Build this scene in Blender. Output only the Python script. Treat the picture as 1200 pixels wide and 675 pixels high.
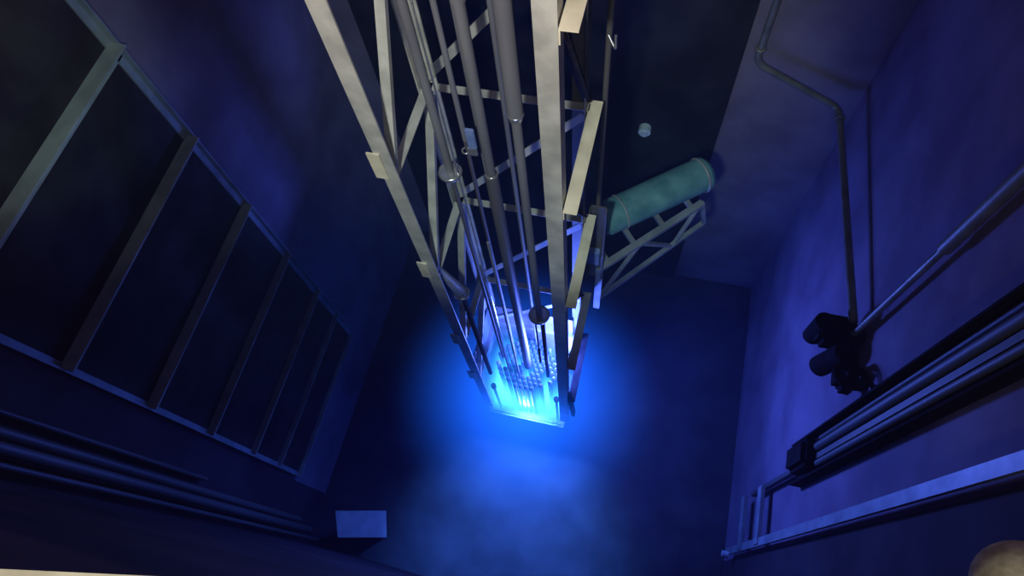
import bpy, bmesh, math, random
from mathutils import Vector, Matrix
random.seed(7)
for o in list(bpy.data.objects): bpy.data.objects.remove(o)
SC = bpy.context.scene; COL = SC.collection

# ------------------------------------------------------------------ camera
H = 1.3                                    # camera height above the water, metres
F, VP, AZ = 770.0, (671.0, 702.0), -11.5   # focal length (px of 1200), where straight down falls, azimuth
d_ = Vector((VP[0]-600, -(VP[1]-337.5), -F)).normalized(); U_ = -d_
Y_ = Vector((0, 1, 0)); Y_ = (Y_ - U_*Y_.dot(U_)).normalized(); X_ = Y_.cross(U_)
ca, sa = math.cos(math.radians(AZ)), math.sin(math.radians(AZ))
XX, YY = X_*ca + Y_*sa, -X_*sa + Y_*ca
cd = bpy.data.cameras.new('camera'); cam = bpy.data.objects.new('camera', cd); COL.objects.link(cam)
cd.sensor_width = 36; cd.lens = F/1200*36; cd.clip_start = 0.02
cam.matrix_world = Matrix.Translation((0, 0, H)) @ Matrix((XX, YY, U_)).to_4x4()
SC.camera = cam

# ------------------------------------------------------------------ light and exposure
SC.view_settings.view_transform = 'Standard'; SC.view_settings.look = 'None'
SC.view_settings.gamma = 1; SC.view_settings.use_curve_mapping = False
SC.view_settings.exposure = 0.0
SC.cycles.volume_bounces = 0; SC.cycles.max_bounces = 6; SC.cycles.transparent_max_bounces = 24
W = bpy.data.worlds.new('dim_hall'); SC.world = W; W.use_nodes = True
W.node_tree.nodes['Background'].inputs[0].default_value = (0.85, 0.5, 1.0, 1)
W.node_tree.nodes['Background'].inputs[1].default_value = 0.08

def light(name, kind, loc, power, color, **k):
    l = bpy.data.lights.new(name, kind); l.energy = power; l.color = color
    for a, b in k.items(): setattr(l, a, b)
    o = bpy.data.objects.new(name, l); COL.objects.link(o); o.location = loc; return o
def aim(o, target): o.rotation_euler = (Vector(target)-o.location).to_track_quat('-Z', 'Y').to_euler()
# hall lamp over the operator's shoulder
hall = light('hall_lamp', 'SPOT', (-0.35, -1.0, 2.02), 620, (1.0, 0.92, 0.82), spot_size=math.radians(42), spot_blend=0.7, shadow_soft_size=0.10)
aim(hall, (-0.70, 1.75, -0.8))
# added unseen spot, low and narrow, to brighten the gate ribs
rib_fill = light('rib_fill_spot', 'SPOT', (0.6, -0.6, 1.7), 260, (0.8, 1.0, 0.90), spot_size=math.radians(19), spot_blend=1.0, shadow_soft_size=0.08)
aim(rib_fill, (-2.93, 1.55, -0.85))
deck = light('kerb_fill', 'POINT', (0.3, -0.8, 1.7), 45, (1.0, 0.9, 0.7), shadow_soft_size=0.1)  # added fill that brightens the kerb and the padded rail end
# radiation-blue light of the core
CORE = (0.125, 0.165, 1.0)
for x, y, d, p, q in ((-0.54, 1.80, 5.34, 175, .08), (-0.41, 1.95, 5.78, 75, .03), (-0.78, 1.56, 6.30, 22, .05)):
    light('core_light', 'POINT', (x, y, H-d), p, CORE, shadow_soft_size=q)
fr = light('core_floor_spot', 'SPOT', (-0.75, 1.58, H-6.0), 1600, (0.09, 0.25, 1.0), spot_size=math.radians(82), spot_blend=0.85, shadow_soft_size=0.08)  # added spot that lays the blue patch on the floor
aim(fr, (-0.74, 0.55, H-7.6))

# ------------------------------------------------------------------ materials
def nodes(name):
    m = bpy.data.materials.new(name); m.use_nodes = True; return m, m.node_tree, m.node_tree.nodes, m.node_tree.links
def mat(name, c1, c2, rough=0.5, metal=0.0, scale=8.0, bump=0.0, spec=0.5, lo=0.35, hi=0.7, stretch=None):
    m, t, n, l = nodes(name); b = n['Principled BSDF']
    tc = n.new('ShaderNodeTexCoord'); mp = n.new('ShaderNodeMapping'); nz = n.new('ShaderNodeTexNoise'); cr = n.new('ShaderNodeValToRGB')
    if stretch: mp.inputs['Scale'].default_value = stretch
    nz.inputs['Scale'].default_value = scale; nz.inputs['Detail'].default_value = 7
    cr.color_ramp.elements[0].position = lo; cr.color_ramp.elements[1].position = hi
    cr.color_ramp.elements[0].color = (*c1, 1); cr.color_ramp.elements[1].color = (*c2, 1)
    l.new(tc.outputs['Object'], mp.inputs[0]); l.new(mp.outputs[0], nz.inputs['Vector']); l.new(nz.outputs['Fac'], cr.inputs[0]); l.new(cr.outputs[0], b.inputs['Base Color'])
    b.inputs['Roughness'].default_value = rough; b.inputs['Metallic'].default_value = metal
    b.inputs['Specular IOR Level'].default_value = spec
    if bump:
        bp = n.new('ShaderNodeBump'); bp.inputs['Strength'].default_value = bump; l.new(nz.outputs['Fac'], bp.inputs['Height']); l.new(bp.outputs[0], b.inputs['Normal'])
    return m
M = {
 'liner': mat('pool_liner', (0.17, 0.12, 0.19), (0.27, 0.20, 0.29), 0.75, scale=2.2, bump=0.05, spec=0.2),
 'near': mat('shaded_liner', (0.035, 0.026, 0.036), (0.07, 0.052, 0.07), 0.8, scale=2.2, spec=0.15),  # liner darkened so the near wall reads as shaded
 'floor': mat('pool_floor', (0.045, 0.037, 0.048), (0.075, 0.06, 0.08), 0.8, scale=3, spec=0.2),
 'far_shade': mat('far_wall_shade', (0.012, 0.010, 0.014), (0.03, 0.026, 0.034), 0.8, scale=3, spec=0.15),  # near-black colour carrying the shade of the far wall
 'gate': mat('gate_steel', (0.02, 0.016, 0.02), (0.045, 0.04, 0.042), 0.75, scale=4, spec=0.15),
 'rib': mat('rib_steel', (0.30, 0.31, 0.30), (0.46, 0.47, 0.45), 0.6, scale=6),
 'alu': mat('weathered_aluminium', (0.36, 0.36, 0.34), (0.58, 0.57, 0.53), 0.5, 0.25, scale=9, bump=0.05),
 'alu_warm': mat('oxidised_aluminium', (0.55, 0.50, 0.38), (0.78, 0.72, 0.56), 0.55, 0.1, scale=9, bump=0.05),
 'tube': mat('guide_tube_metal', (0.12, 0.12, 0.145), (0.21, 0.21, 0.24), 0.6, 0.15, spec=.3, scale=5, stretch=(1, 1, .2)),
 'steel': mat('stainless', (0.45, 0.46, 0.48), (0.62, 0.63, 0.64), 0.22, 0.8, scale=12),
 'fuel': mat('fuel_cladding', (0.10, 0.14, 0.17), (0.17, 0.22, 0.26), 0.5, 0.1, scale=20),
 'tank': mat('tank_paint', (0.07, 0.21, 0.24), (0.16, 0.36, 0.38), 0.55, scale=7, bump=0.05),
 'truss': mat('truss_metal', (0.22, 0.24, 0.27), (0.38, 0.40, 0.44), 0.5, 0.2, scale=7),
 'pipe': mat('pipe_metal', (0.17, 0.15, 0.13), (0.28, 0.25, 0.22), 0.45, 0.3, scale=7),
 'dark': mat('shaded_metal', (0.010, 0.009, 0.012), (0.022, 0.02, 0.025), 0.95, scale=12, bump=0.2, spec=0.04),
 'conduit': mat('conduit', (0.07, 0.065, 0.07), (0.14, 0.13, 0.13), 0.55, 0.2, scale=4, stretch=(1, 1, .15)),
 'blue': mat('faded_blue_paint', (0.12, 0.18, 0.42), (0.20, 0.27, 0.55), 0.6, scale=9),
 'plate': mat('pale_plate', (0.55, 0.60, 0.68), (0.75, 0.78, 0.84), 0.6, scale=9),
 'kerb': mat('kerb_concrete', (0.09, 0.085, 0.06), (0.15, 0.14, 0.105), 0.85, scale=14, bump=0.3),
 'knob': mat('speckled_foam', (0.28, 0.27, 0.17), (0.60, 0.58, 0.42), 0.9, scale=55, bump=0.4),
}
def water_mat():
    m, t, n, l = nodes('pool_water'); out = n['Material Output']; n.remove(n['Principled BSDF'])
    tr = n.new('ShaderNodeBsdfTransparent'); gl = n.new('ShaderNodeBsdfGlossy'); mx = n.new('ShaderNodeMixShader'); fr = n.new('ShaderNodeMath'); fr.operation = 'MULTIPLY_ADD'; fr.inputs[1].default_value = .98; fr.inputs[2].default_value = .02
    lw = n.new('ShaderNodeLayerWeight'); p5 = n.new('ShaderNodeMath'); p5.operation = 'POWER'; p5.inputs[1].default_value = 5
    lw.inputs['Blend'].default_value = .5; l.new(lw.outputs['Facing'], p5.inputs[0]); l.new(p5.outputs[0], fr.inputs[0])
    gl.inputs['Roughness'].default_value = 0.02
    nz = n.new('ShaderNodeTexNoise'); nz.inputs['Scale'].default_value = 3; bp = n.new('ShaderNodeBump'); bp.inputs['Strength'].default_value = 0.08
    l.new(nz.outputs['Fac'], bp.inputs['Height']); l.new(bp.outputs[0], gl.inputs['Normal'])
    l.new(fr.outputs[0], mx.inputs[0]); l.new(tr.outputs[0], mx.inputs[1]); l.new(gl.outputs[0], mx.inputs[2]); l.new(mx.outputs[0], out.inputs['Surface'])
    ab = n.new('ShaderNodeVolumeAbsorption'); ab.inputs['Color'].default_value = (0.0, 0.62, 0.80, 1); ab.inputs['Density'].default_value = 0.10
    sc = n.new('ShaderNodeVolumeScatter'); sc.inputs['Color'].default_value = (0.10, 0.30, 1.0, 1); sc.inputs['Density'].default_value = 0.012
    ad = n.new('ShaderNodeAddShader'); l.new(ab.outputs[0], ad.inputs[0]); l.new(sc.outputs[0], ad.inputs[1]); l.new(ad.outputs[0], out.inputs['Volume'])
    return m
M['water'] = water_mat()
def glow_mat(name, color, power, strength, scale):
    # Cherenkov light is given off by the water itself, most of it between the fuel rods
    m, t, n, l = nodes(name); out = n['Material Output']; n.remove(n['Principled BSDF'])
    em = n.new('ShaderNodeEmission'); tc = n.new('ShaderNodeTexCoord'); vm = n.new('ShaderNodeVectorMath'); vm.operation = 'LENGTH'
    mp = n.new('ShaderNodeMapping'); mp.inputs['Scale'].default_value = scale
    cr = n.new('ShaderNodeMapRange'); cr.inputs['From Max'].default_value = 1.0
    cr.inputs['To Min'].default_value = 1.0; cr.inputs['To Max'].default_value = 0.0
    pw = n.new('ShaderNodeMath'); pw.operation = 'POWER'; pw.inputs[1].default_value = power
    ml = n.new('ShaderNodeMath'); ml.operation = 'MULTIPLY'; ml.inputs[1].default_value = strength
    em.inputs[0].default_value = (*color, 1)
    l.new(tc.outputs['Object'], mp.inputs[0]); l.new(mp.outputs[0], vm.inputs[0]); l.new(vm.outputs['Value'], cr.inputs[0])
    l.new(cr.outputs[0], pw.inputs[0]); l.new(pw.outputs[0], ml.inputs[0]); l.new(ml.outputs[0], em.inputs[1]); l.new(em.outputs[0], out.inputs['Volume'])
    return m
M['glow'] = glow_mat('cherenkov_core', (0.12, 0.70, 1.0), 1.2, 7.0, (1.3, 1.3, 1.2))
M['halo'] = glow_mat('cherenkov_water', (0.012, 0.13, 1.0), 2.2, 2.9, (1/1.38, 1/1.38, 1/1.38))

# ------------------------------------------------------------------ mesh helpers (x, y in metres, d = metres below the camera)
def P(x, y, d): return Vector((x, y, H-d))
def box(bm, lo, hi, bev=0.0):
    lo, hi = Vector(lo), Vector(hi); c = (lo+hi)/2; s = hi-lo
    r = bmesh.ops.create_cube(bm, size=1, matrix=Matrix.Translation(c) @ Matrix.Diagonal((abs(s.x), abs(s.y), abs(s.z), 1)))
    if bev: bmesh.ops.bevel(bm, geom=list({e for v in r['verts'] for e in v.link_edges}), offset=bev, segments=2, affect='EDGES')
def bar(bm, a, b, w, h, up=(0, 0, 1)):
    a, b = Vector(a), Vector(b); z = (b-a).normalized(); u = Vector(up)
    if abs(z.dot(u)) > .98: u = Vector((0, 1, 0))
    x = u.cross(z).normalized(); y = z.cross(x)
    mt = Matrix((x, y, z)).transposed().to_4x4(); mt.translation = (a+b)/2
    bmesh.ops.create_cube(bm, size=1, matrix=mt @ Matrix.Diagonal((w, h, (b-a).length, 1)))
def angle(bm, a, b, w, t, f1, f2):
    """L-section from a to b: the heel runs a-b, flanges of width w point along f1 and f2"""
    a, b, f1, f2 = Vector(a), Vector(b), Vector(f1).normalized(), Vector(f2).normalized()
    pr = [Vector((0, 0)), Vector((w, 0)), Vector((w, t)), Vector((t, t)), Vector((t, w)), Vector((0, w))]
    A = [bm.verts.new(a+f1*p.x+f2*p.y) for p in pr]; B = [bm.verts.new(b+f1*p.x+f2*p.y) for p in pr]
    for i in range(6): bm.faces.new((A[i], A[(i+1) % 6], B[(i+1) % 6], B[i]))
    bm.faces.new(A); bm.faces.new(B[::-1])
def tube(bm, a, b, r, r2=None, seg=20, cap=True):
    a, b = Vector(a), Vector(b); q = (b-a).to_track_quat('Z', 'Y').to_matrix().to_4x4(); q.translation = (a+b)/2
    bmesh.ops.create_cone(bm, cap_ends=cap, segments=seg, radius1=r, radius2=r if r2 is None else r2, depth=(b-a).length, matrix=q)
def sweep(bm, pts, r, seg=14):
    pts = [Vector(p) for p in pts]; rings = []
    for i, p in enumerate(pts):
        t = (pts[min(i+1, len(pts)-1)]-pts[max(i-1, 0)]).normalized()
        u = Vector((0.13, 0.2, 1)) if i == 0 else u
        u = (u-t*u.dot(t)).normalized(); v = t.cross(u)
        rings.append([bm.verts.new(p+(u*math.cos(k*2*math.pi/seg)+v*math.sin(k*2*math.pi/seg))*r) for k in range(seg)])
    for A, B in zip(rings, rings[1:]):
        for k in range(seg): bm.faces.new((A[k], A[(k+1) % seg], B[(k+1) % seg], B[k]))
    bm.faces.new(rings[0][::-1]); bm.faces.new(rings[-1])
def rounded(pts, rad=0.1, n=6):
    pts = [Vector(p) for p in pts]; out = [pts[0]]
    for a, b, c in zip(pts, pts[1:], pts[2:]):
        p = b+(a-b).normalized()*rad; q = b+(c-b).normalized()*rad
        for k in range(n+1):
            s = k/n; out.append(p*(1-s)**2+b*2*s*(1-s)+q*s*s)
    return out+[pts[-1]]
def torus(bm, c, R, r, axis=(0, 0, 1), seg=32, ms=10):
    q = Vector(axis).to_track_quat('Z', 'Y').to_matrix(); c = Vector(c); g = []
    for i in range(seg):
        a = 2*math.pi*i/seg
        g.append([bm.verts.new(c+q@Vector(((R+r*math.cos(b))*math.cos(a), (R+r*math.cos(b))*math.sin(a), r*math.sin(b)))) for b in [2*math.pi*j/ms for j in range(ms)]])
    for i in range(seg):
        for j in range(ms): bm.faces.new((g[i][j], g[(i+1) % seg][j], g[(i+1) % seg][(j+1) % ms], g[i][(j+1) % ms]))
def obj(name, fn, m, parent=None, smooth=False, label=None, origin=None):
    bm = bmesh.new(); fn(bm) if callable(fn) else [f(bm) for f in fn]
    bmesh.ops.recalc_face_normals(bm, faces=bm.faces)
    if origin is not None: bmesh.ops.translate(bm, verts=bm.verts, vec=-Vector(origin))
    me = bpy.data.meshes.new(name); bm.to_mesh(me); bm.free(); me.materials.append(M[m] if isinstance(m, str) else m)
    o = bpy.data.objects.new(name, me); COL.objects.link(o)
    if smooth:
        for f in me.polygons: f.use_smooth = True
        try: me.set_sharp_from_angle(angle=math.radians(40))
        except Exception: pass
    if origin is not None: o.location = origin
    if parent:
        o.parent = parent; o.location = o.location-Vector(world_loc(parent))
    if label: o['label'] = label
    return o
def world_loc(o):
    l = Vector(o.location)
    while o.parent: o = o.parent; l += Vector(o.location)
    return l
def tag(o, label, cat, group=None):
    o['label'] = label; o['category'] = cat
    if group: o['group'] = group
    return o
def thing(name, loc, label, cat, group=None):
    o = bpy.data.objects.new(name, None); COL.objects.link(o); o.location = loc; o.empty_display_size = .1
    return tag(o, label, cat, group)
def struct(name, fn, m):
    o = obj(name, fn, m); o['kind'] = 'structure'; return o

# ------------------------------------------------------------------ the pool
XL, XR, YN, YF, DF = -2.96, 1.46, -0.14, 3.95, 7.6      # left, right, near, far walls; floor depth
TOP = 0.25
ZF = H-DF
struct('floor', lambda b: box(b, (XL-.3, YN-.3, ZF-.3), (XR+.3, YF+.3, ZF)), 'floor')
struct('wall_left', lambda b: box(b, (XL-.3, YN-.3, ZF), (XL, YF+.3, TOP)), 'liner')
struct('wall_right', lambda b: box(b, (XR, YN-.3, ZF), (XR+.3, YF+.3, TOP)), 'liner')
struct('wall_far', lambda b: box(b, (XL, YF, ZF), (XR, YF+.3, TOP)), 'liner')
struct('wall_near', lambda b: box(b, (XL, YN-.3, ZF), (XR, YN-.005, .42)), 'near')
struct('shade_strip_1', lambda b: box(b, (XL, YN, ZF), (XL+.012, .40, TOP-.3)), 'near')  # added dark strip for the shade on the wall below the gate
struct('shade_strip_2', lambda b: box(b, (XR-.025, YN, ZF), (XR, .715, TOP-.3)), 'near')  # added dark strip standing in for shade beside the ladder
w = struct('pool_water', lambda b: box(b, (XL-.02, YN-.02, ZF-.02), (XR+.02, YF+.02, 0)), 'water')

o = obj('far_shade_panel', [lambda b: box(b, (XL+.3, YF-.06, ZF), (.50, YF-.001, TOP-.1), .01), lambda b: box(b, (XL+.4, YF-.08, ZF+.1), (.40, YF-.05, TOP-.2), .01)], 'far_shade')  # added dark sheet in place of the core's shadow on the far wall
tag(o, 'broad dark panel standing in for shade on the middle of the far pool wall', 'shade')
fl = thing('wall_flange', P(-.13, YF, 4.75), 'small pale round flange on the far pool wall above the teal cylinder', 'flange')
obj('disc', lambda b: tube(b, P(-.13, YF-.08, 4.75), P(-.13, YF-.14, 4.75), .055), 'plate', fl, True)
obj('cap', lambda b: tube(b, P(-.13, YF-.14, 4.75), P(-.13, YF-.165, 4.75), .03), 'plate', fl, True)

# ------------------------------------------------------------------ gate on the left wall
g = thing('pool_gate', (XL, 1.25, H-6.65), 'tall black steel gate with shelf-like ribs on the left pool wall', 'gate')
GY0, GY1 = .44, 2.06
obj('panel', lambda b: box(b, (XL+.002, GY0, H-6.65), (XL+.03, GY1, H-1.0)), 'gate', g)
obj('side_rail', lambda b: angle(b, P(XL+.03, GY1, 6.65), P(XL+.03, GY1, 1.0), .055, .012, (1, 0, 0), (0, -1, 0)), 'truss', g)
obj('side_rail', lambda b: angle(b, P(XL+.03, GY0, 6.65), P(XL+.03, GY0, 1.0), .045, .012, (1, 0, 0), (0, 1, 0)), 'truss', g)
for dd, wd in ((1.62, .10), (2.42, .10), (3.20, .09), (4.0, .08), (4.78, .07), (5.53, .06), (6.1, .05), (6.63, .045)):
    obj('rib', lambda b: angle(b, P(XL+.03, GY0+.012, dd), P(XL+.03, GY1-.012, dd), wd, .012, (1, 0, 0), (0, 0, -1)), 'rib', g)

# ------------------------------------------------------------------ the reactor tower
TX0, TX1, TY0, TY1 = -1.18, -.33, 1.50, 2.10
CX, CY = (TX0+TX1)/2, (TY0+TY1)/2
tw = thing('reactor_tower', (CX, CY, H-6.6), 'tall four-legged lattice tower of grey angle bars standing over the glowing core', 'tower')
LW, LT = .078, .008
LX1 = TX1-.02
for x, sx in ((TX0, 1), (LX1, -1)):
    for y, sy in ((TY0, 1), (TY1, -1)):
        obj('leg', lambda b: angle(b, P(x, y, 6.32 if y == TY0 else 6.5), P(x, y, .55), LW, LT, (sx, 0, 0), (0, sy, 0)), 'conduit' if (x, y) == (LX1, TY1) else 'alu', tw)  # back right leg coloured darker so it stays in shade
LEV = [.62, 1.43, 2.45, 3.47, 4.6, 5.46]
i_ = LT
for k, dd in enumerate(LEV):
    # back bar, left and right side bars (the front face is open)
    obj('crossbar', lambda b: angle(b, P(TX0+i_, TY1-i_-.002, dd), P(TX1-i_, TY1-i_-.002, dd), .045, .006, (0, -1, 0), (0, 0, -1)), 'alu', tw)
    obj('crossbar', lambda b: angle(b, P(TX0+i_+.001, TY0+i_, dd), P(TX0+i_+.001, TY1-i_, dd), .05, .006, (1, 0, 0), (0, 0, -1)), 'alu', tw)
    obj('crossbar', lambda b: angle(b, P(TX1-.014, TY0+i_-.03, dd), P(TX1-.014, TY1-i_+.02, dd), .062, .006, (1, 0, 0), (0, 0, -1)), 'dark' if dd > 5 else 'alu_warm', tw, label='dark lowest side bar' if dd > 5 else 'bright beige side bar')  # lowest right bar coloured dark to read as a silhouette
    obj('gusset', lambda b: box(b, (TX0-.03, TY0-.010, H-dd+.02), (TX0+.03, TY0-.001, H-dd+.20)), 'alu_warm', tw)
    if k:
        du = LEV[k-1]
        obj('brace', lambda b: bar(b, P(TX1-.03, TY1-.04, du+.05), P(TX0+.03, TY1-.04, dd-.05), .008, .045), 'alu', tw)
        obj('brace', lambda b: bar(b, P(TX0+.04, TY1-.05, du+.05), P(TX0+.04, TY0+.04, dd-.05), .03, .045, (1, 0, 0)), 'alu', tw)
        obj('brace', lambda b: bar(b, P(TX1-.02, TY0+.04, du+.05), P(TX1-.02, TY1-.04, dd-.05), .008, .04, (1, 0, 0)), 'dark', tw)  # right face braces coloured dark in place of shade
# square skirt round the core
obj('shroud_plate', lambda b: box(b, (TX0+.02, TY1-.034, H-6.57), (TX1-.09, TY1-.022, H-5.12)), 'pipe', tw, label='dull plate behind the fuel rods')
obj('shroud_plate', lambda b: box(b, (TX0+.012, TY0+.02, H-6.57), (TX0+.022, TY1-.04, H-5.15)), 'fuel', tw, label='dull plate left of the fuel rods')
obj('base_frame', [lambda b: box(b, (TX0+.01, TY0+.0, H-6.62), (TX1-.07, TY0+.02, H-6.57)), lambda b: box(b, (TX0+.01, TY1-.02, H-6.62), (TX1-.07, TY1, H-6.57)),
    lambda b: box(b, (TX0+.01, TY0+.02, H-6.62), (TX0+.03, TY1-.02, H-6.57)), lambda b: box(b, (TX1-.09, TY0+.02, H-6.62), (TX1-.07, TY1-.02, H-6.57))], 'fuel', tw)
for y in (TY0+.02, TY1-.02): pass
for x in (-1.0, -.52): obj('foot', lambda b: tube(b, P(x, CY, DF), P(x, CY, 6.62), .05), 'fuel', tw, True)
lug = obj('lug', lambda b: bar(b, P(TX1-.01, TY0+.03, 5.46), P(TX1+.03, TY0+.02, 6.02), .03, .05), 'dark', tw, label='dark strap hanging from the lowest side bar')

# grid plate and fuel
gp = thing('grid_plate', (CX-.03, CY, H-6.57), 'square perforated plate holding the fuel rods at the foot of the tower', 'grid plate')
obj('plate', lambda b: box(b, (TX0+.03, TY0+.02, H-6.57), (TX1-.09, TY1-.02, H-6.55)), 'fuel', gp)
for x in (-1.06, -.47):
    obj('post', [lambda b: tube(b, P(x, 1.57, 6.55), P(x, 1.57, 5.86), .013), lambda b: tube(b, P(x, 1.57, 5.86), P(x, 1.57, 5.81), .024)], 'dark', gp, True, 'dark corner post')
def fuel(b):
    tube(b, (0, 0, 0), (0, 0, .83), .0205, seg=14); tube(b, (0, 0, .83), (0, 0, .85), .0205, .011, seg=14); tube(b, (0, 0, .85), (0, 0, .865), .009, seg=10)
    torus(b, (0, 0, .825), .0195, .003, seg=14, ms=6)
proto = None; pitch = .0505; spots = []
for r in range(-6, 7):
    for c in range(-7, 8):
        x = (c+.5*(r % 2))*pitch; y = r*pitch*.866
        if (x/.285)**2+(y/.235)**2 < 1 and not any(math.hypot(CX-.02+x-px, CY+.01+y-py) < .05 for px, py in ((-1.0, 1.79), (-.88, 1.83), (-.774, 1.76), (-.60, 1.72))):
            spots.append((CX-.02+x, CY+.01+y))
LB = 'slender metal fuel rod standing in the round cluster of the glowing core'
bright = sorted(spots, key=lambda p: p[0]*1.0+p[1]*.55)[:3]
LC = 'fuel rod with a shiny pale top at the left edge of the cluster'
for x, y in spots:
    if (x, y) in bright: continue
    if proto is None: proto = o = obj('fuel_rod', fuel, 'fuel', None, True)
    else: o = proto.copy(); COL.objects.link(o)
    o.location = (x, y, H-6.55); tag(o, LB, 'fuel rod', 'fuel rods of the core')
proto = None
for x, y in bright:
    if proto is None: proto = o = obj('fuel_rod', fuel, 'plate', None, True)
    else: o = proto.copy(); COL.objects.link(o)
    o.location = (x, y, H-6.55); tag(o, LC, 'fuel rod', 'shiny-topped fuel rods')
o = obj('cherenkov_glow', lambda b: box(b, (-.34, -.27, -.18), (.34, .24, .70)), 'glow'); o.location = (CX-.03, CY-.01, H-6.36)
tag(o, 'cyan glow in the water around the fuel rods at the tower foot', 'glow'); o['kind'] = 'stuff'
def ball(b): bmesh.ops.create_uvsphere(b, u_segments=48, v_segments=32, radius=1.37)
o = obj('cherenkov_halo', ball, 'halo', None, True); o.location = (CX-.02, 1.62, H-6.1)
tag(o, 'wide deep blue halo in the water round the tower foot', 'glow'); o['kind'] = 'stuff'

# ------------------------------------------------------------------ tubes running down through the tower
def run(name, x, y, segs, label, cat, m='tube', rings=(), grp=None):
    """segs: (d_top, d_bottom, radius); rings: (d, R, r)"""
    t = thing(name, (x, y, H-segs[-1][1]), label, cat, grp)
    for k, (a, c, r) in enumerate(segs):
        obj('tube_section' if len(segs) > 1 else 'tube', lambda b: tube(b, P(x, y, c), P(x, y, a), r), 'conduit' if c > 5.5 and m == 'tube' and k else m, t, True)  # lower sections take a darker metal because they hang unlit
    for (dd, R, r) in rings:
        obj('collar', [lambda b: torus(b, P(x, y, dd), R, r), lambda b: tube(b, P(x, y, dd+.03), P(x, y, dd-.01), R*.96, cap=True)], 'steel', t, True, 'bright metal collar')
    return t
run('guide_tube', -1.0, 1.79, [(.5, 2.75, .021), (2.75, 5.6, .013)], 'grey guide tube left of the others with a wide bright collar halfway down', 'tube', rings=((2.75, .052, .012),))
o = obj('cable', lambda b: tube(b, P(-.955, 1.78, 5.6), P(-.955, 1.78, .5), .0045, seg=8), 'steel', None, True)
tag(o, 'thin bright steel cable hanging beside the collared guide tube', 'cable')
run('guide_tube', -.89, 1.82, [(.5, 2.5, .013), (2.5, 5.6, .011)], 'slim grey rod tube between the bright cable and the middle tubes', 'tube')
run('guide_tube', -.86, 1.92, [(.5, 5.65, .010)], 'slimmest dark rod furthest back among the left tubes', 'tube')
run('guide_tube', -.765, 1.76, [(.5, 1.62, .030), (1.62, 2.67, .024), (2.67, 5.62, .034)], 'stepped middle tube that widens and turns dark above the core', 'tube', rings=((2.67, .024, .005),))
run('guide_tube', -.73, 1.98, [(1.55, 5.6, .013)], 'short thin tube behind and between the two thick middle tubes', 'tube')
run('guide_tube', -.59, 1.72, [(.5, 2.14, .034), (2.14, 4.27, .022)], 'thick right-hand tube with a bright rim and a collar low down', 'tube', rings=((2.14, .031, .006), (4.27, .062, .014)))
run('control_rod', -.625, 1.72, [(4.27, 5.0, .007), (5.0, 5.3, .012)], 'short dark rod under the low collar, left of a thicker one', 'rod', 'dark')
run('control_rod', -.575, 1.73, [(4.27, 5.7, .017)], 'thick dark rod under the low collar reaching into the core', 'rod', 'dark')
run('guide_tube', -.82, 1.66, [(3.2, 5.7, .009)], 'thin dark rod in front of the stepped middle tube', 'tube')
run('guide_tube', -.93, 1.70, [(3.6, 5.7, .008)], 'thin dark rod low on the left entering the core', 'tube')
dt = thing('detector_tube', P(-1.075, 1.62, 3.95), 'short flared metal tube with a shiny ringed end fixed to the left leg', 'tube')
obj('sleeve', lambda b: tube(b, P(-1.145, 1.56, 3.42), P(-1.075, 1.62, 3.88), .018, .042), 'alu', dt, True)
obj('collar', [lambda b: torus(b, P(-1.075, 1.62, 3.9), .046, .012), lambda b: torus(b, P(-1.075, 1.62, 3.86), .034, .010), lambda b: tube(b, P(-1.075, 1.62, 3.93), P(-1.075, 1.62, 3.86), .03)], 'steel', dt, True, 'shiny ringed end')
obj('rod', lambda b: tube(b, P(-1.075, 1.62, 5.6), P(-1.075, 1.62, 3.93), .018), 'dark', dt, True)

sh = thing('sample_holder', P(-.84, 1.80, 2.55), 'small pale blue block clipped beside the collared guide tube', 'holder')
obj('block', lambda b: box(b, (-.868, 1.785, H-2.52), (-.825, 1.80, H-2.38), .004), 'blue', sh)
obj('clip', [lambda b: box(b, (-.878, 1.788, H-2.58), (-.83, 1.803, H-2.522), .004), lambda b: torus(b, P(-.89, 1.80, 2.56), .018, .005)], 'steel', sh, True)
# instrument pole with a junction box right behind the tower
ip = thing('instrument_pole', P(-.28, 2.17, 4.35), 'slim pole with a channel and a pale blue box behind the right tower leg', 'pole')
obj('pole', lambda b: tube(b, P(-.285, 2.19, 3.6), P(-.285, 2.19, .6), .014), 'conduit', ip, True)
obj('hook', lambda b: sweep(b, rounded([P(-.285, 2.17, 2.10), P(-.245, 2.13, 2.14), P(-.25, 2.13, 2.06)], .02), .006), 'steel', ip, True, 'small bright hook')
obj('channel', [lambda b: box(b, (-.33, 2.16, H-4.4), (-.22, 2.17, H-3.45)), lambda b: box(b, (-.33, 2.12, H-4.4), (-.322, 2.17, H-3.45)), lambda b: box(b, (-.228, 2.12, H-4.4), (-.22, 2.17, H-3.45))], 'conduit', ip)
obj('junction_box', lambda b: box(b, (-.345, 2.112, H-4.13), (-.245, 2.155, H-3.95), .006), 'blue', ip, label='pale blue box')

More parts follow.
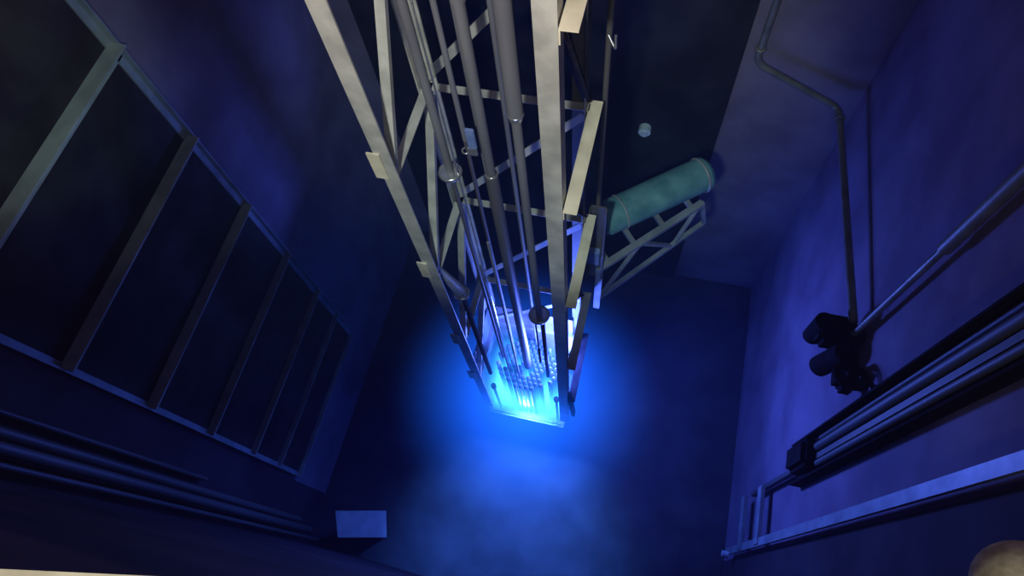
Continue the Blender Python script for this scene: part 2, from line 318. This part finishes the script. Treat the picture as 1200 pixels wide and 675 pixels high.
# ------------------------------------------------------------------ tank and its bracket
A, B = P(-.26, 2.42, 4.0), P(.36, 2.92, 4.0)
tk = thing('tank', (A+B)/2, 'teal horizontal cylinder lying on a slatted bracket right of the tower', 'tank')
u = (B-A).normalized()
obj('shell', [lambda b: tube(b, A, B, .125, seg=40), lambda b: tube(b, B, B+u*.03, .125, .10, seg=40), lambda b: tube(b, A-u*.03, A, .10, .125, seg=40)], 'tank', tk, True)
obj('end_ring', lambda b: torus(b, B-u*.03, .124, .012, u), 'truss', tk, True, 'raised ring at the far end')
obj('strap', lambda b: torus(b, A+u*.12, .124, .008, u), 'truss', tk, True)
br = thing('tank_bracket', P(-.2, 2.2, 4.6), 'open metal truss bracket under the teal cylinder', 'bracket')
n_ = Vector((-u.y, u.x, 0))
R1a, R1b, R2a, R2b = P(-.24, 2.16, 4.26), P(.40, 2.82, 4.22), P(-.24, 2.14, 4.75), P(.46, 2.86, 4.55)
obj('rail', lambda b: bar(b, R1a, R1b, .05, .035), 'truss', br)
obj('rail', lambda b: bar(b, R2a, R2b, .035, .035), 'truss', br)
obj('rail', lambda b: bar(b, R1a+n_*.22, R1b+n_*.22, .04, .03), 'truss', br)
obj('post', lambda b: bar(b, R1a, R2a+Vector((0, 0, -.15)), .05, .03), 'truss', br)
obj('post', lambda b: bar(b, R1b, R2b, .03, .03), 'truss', br)
for s in (.08, .34, .62, .9):
    p = R1a.lerp(R1b, s)
    obj('rung', lambda b: bar(b, p, p+n_*.22, .035, .03), 'truss', br)
for s, e in ((.02, .40), (.70, .38), (.72, .98)):
    p, q = R1a.lerp(R1b, e), R2a.lerp(R2b, s)
    obj('strut', lambda b: bar(b, p, q, .03, .02), 'truss', br)

# ------------------------------------------------------------------ pipes on the right
pw = thing('wall_pipe', P(1.38, 1.92, 4.0), 'grey pipe bending round the far right corner down to the dark valve', 'pipe')
obj('pipe_run', lambda b: sweep(b, rounded([P(.60, 3.86, 1.6), P(.60, 3.86, 3.84), P(1.30, 3.82, 4.16), P(1.375, 1.93, 3.93)], .09), .026), 'pipe', pw, True)
obj('clamp', lambda b: torus(b, P(.60, 3.86, 3.70), .03, .012), 'pipe', pw, True)
obj('clamp', lambda b: torus(b, P(1.30, 3.70, 4.14), .03, .012, (0, 1, 0)), 'pipe', pw, True)
vp_ = thing('riser_pipe', P(1.38, 1.86, 3.95), 'straight pipe dropping from upper right to the dark valve', 'pipe')
obj('upper_pipe', lambda b: tube(b, P(1.385, 1.86, 2.85), P(1.385, 1.86, .9), .034), 'pipe', vp_, True)
obj('lower_pipe', lambda b: tube(b, P(1.385, 1.86, 3.95), P(1.385, 1.86, 2.85), .020), 'pipe', vp_, True)
vv = thing('valve', P(1.38, 1.86, 4.2), 'dark clustered valve where the two right-hand pipes meet', 'valve')
obj('body', [lambda b: box(b, (1.20, 1.80, H-4.14), (1.40, 2.0, H-3.98), .03), lambda b: box(b, (1.33, 1.66, H-4.2), (1.455, 1.86, H-4.02), .04), lambda b: tube(b, P(1.22, 1.92, 4.22), P(1.22, 1.92, 3.96), .06)], 'dark', vv, True)
obj('flange', lambda b: tube(b, P(1.385, 1.86, 4.0), P(1.385, 1.86, 3.94), .07), 'dark', vv, True)
obj('handwheel', [lambda b: torus(b, P(1.36, 1.56, 3.9), .085, .022, (0, .5, 1)), lambda b: tube(b, P(1.36, 1.56, 3.9), P(1.38, 1.72, 4.1), .02)], 'dark', vv, True)
obj('actuator', [lambda b: box(b, (1.30, 1.50, H-4.1), (1.44, 1.66, H-3.95), .04), lambda b: tube(b, P(1.30, 1.75, 4.3), P(1.36, 1.75, 4.0), .07)], 'dark', vv, True)
# ladder on the right wall
o = obj('cable_tray', [lambda b: box(b, (1.43, 1.12, H-5.1), (1.455, 1.40, H-.9)), lambda b: box(b, (1.38, 1.395, H-5.1), (1.455, 1.41, H-.9)), lambda b: box(b, (1.38, 1.11, H-5.1), (1.455, 1.125, H-.9))], 'dark')
tag(o, 'wide black cable tray on the right wall carrying three conduits', 'cable tray')
ld = thing('pool_ladder', P(1.4, .95, 7.0), 'steel ladder on the right pool wall with two low rungs and a pale near rail', 'ladder')
obj('near_rail', lambda b: box(b, (1.37, .735, H-7.1), (1.39, .80, H-.9)), 'truss', ld, label='pale flat rail')
obj('far_rail', lambda b: box(b, (1.385, 1.20, H-6.3), (1.427, 1.235, H-.9)), 'conduit', ld)
for dd in (5.95, 6.55): obj('rung', lambda b: box(b, (1.36, .75, H-dd), (1.39, 1.22, H-dd+.12)), 'truss', ld)
obj('end_stop', lambda b: tube(b, P(1.37, .73, 6.95), P(1.31, .73, 6.95), .03), 'plate', ld, True)
obj('bracket', lambda b: box(b, (1.30, 1.15, H-4.95), (1.427, 1.34, H-4.56), .03), 'dark', ld)
for y, x, r, nm in ((1.17, 1.395, .022, 'conduit with two paler streaks nearest the ladder rail'), (1.28, 1.395, .03, 'thick conduit on the right wall beside the ladder'), (1.345, 1.41, .015, 'thin conduit on the right wall furthest from the ladder')):
    o = obj('conduit', lambda b: tube(b, P(x, y, 4.54), P(x, y, .95), r), 'conduit', None, True); tag(o, nm.replace('conduit with two paler streaks', 'round dark conduit'), 'conduit')

# ------------------------------------------------------------------ left foreground: conduits, plate
for x, y, r, dn, nm in ((-2.86, .06, .028, 6.9, 'upper dark pipe of the bundle under the gate'), (-2.84, -.01, .034, 7.2, 'thick middle pipe of the bundle at the lower left'),
                    (-2.78, -.085, .018, 7.4, 'thin lowest pipe of the lower-left bundle'), (-2.90, .15, .016, 5.0, 'thin short pipe nearest the gate rail')):
    o = obj('pipe', lambda b: tube(b, P(x, y, dn), P(x, y, .95), r), 'conduit', None, True); tag(o, nm, 'pipe')
pl = thing('step_plate', P(-2.3, .18, DF), 'pale blue rectangular plate on the pool floor at the lower left', 'plate')
def quad(b, pts, d, t):
    A = [b.verts.new(P(x, y, d)) for x, y in pts]; B = [b.verts.new(P(x, y, d+t)) for x, y in pts]
    for k in range(4): b.faces.new((A[k], A[(k+1) % 4], B[(k+1) % 4], B[k]))
    b.faces.new(A[::-1]); b.faces.new(B)
obj('plate', lambda b: quad(b, ((-2.62, .235), (-2.09, .36), (-2.0, .11), (-2.50, -.01)), 7.17, .03), 'plate', pl)
obj('pedestal', lambda b: quad(b, ((-2.5, .2), (-2.17, .28), (-2.1, .14), (-2.42, .07)), 7.2, .4), 'dark', pl)

# kerb of the deck above the water and the padded rail end
kb = obj('deck_kerb', lambda b: (bar(b, P(-1.5, -.327, .84), P(-.1, -.047, .84), .06, .08)), 'kerb')
tag(kb, 'sandy kerb edge of the pool deck at the bottom left', 'kerb')
hr = thing('handrail', P(.62, .12, 1.0), 'speckled beige padded rail end at the lower right corner', 'handrail')
def knob(b):
    bmesh.ops.create_uvsphere(b, u_segments=32, v_segments=20, radius=.056, matrix=Matrix.Translation(P(.515, .135, .90)))
obj('padded_end', knob, 'knob', hr, True)
obj('post', lambda b: tube(b, P(.53, .11, .92), P(.60, -.25, 1.05), .04), 'knob', hr, True)
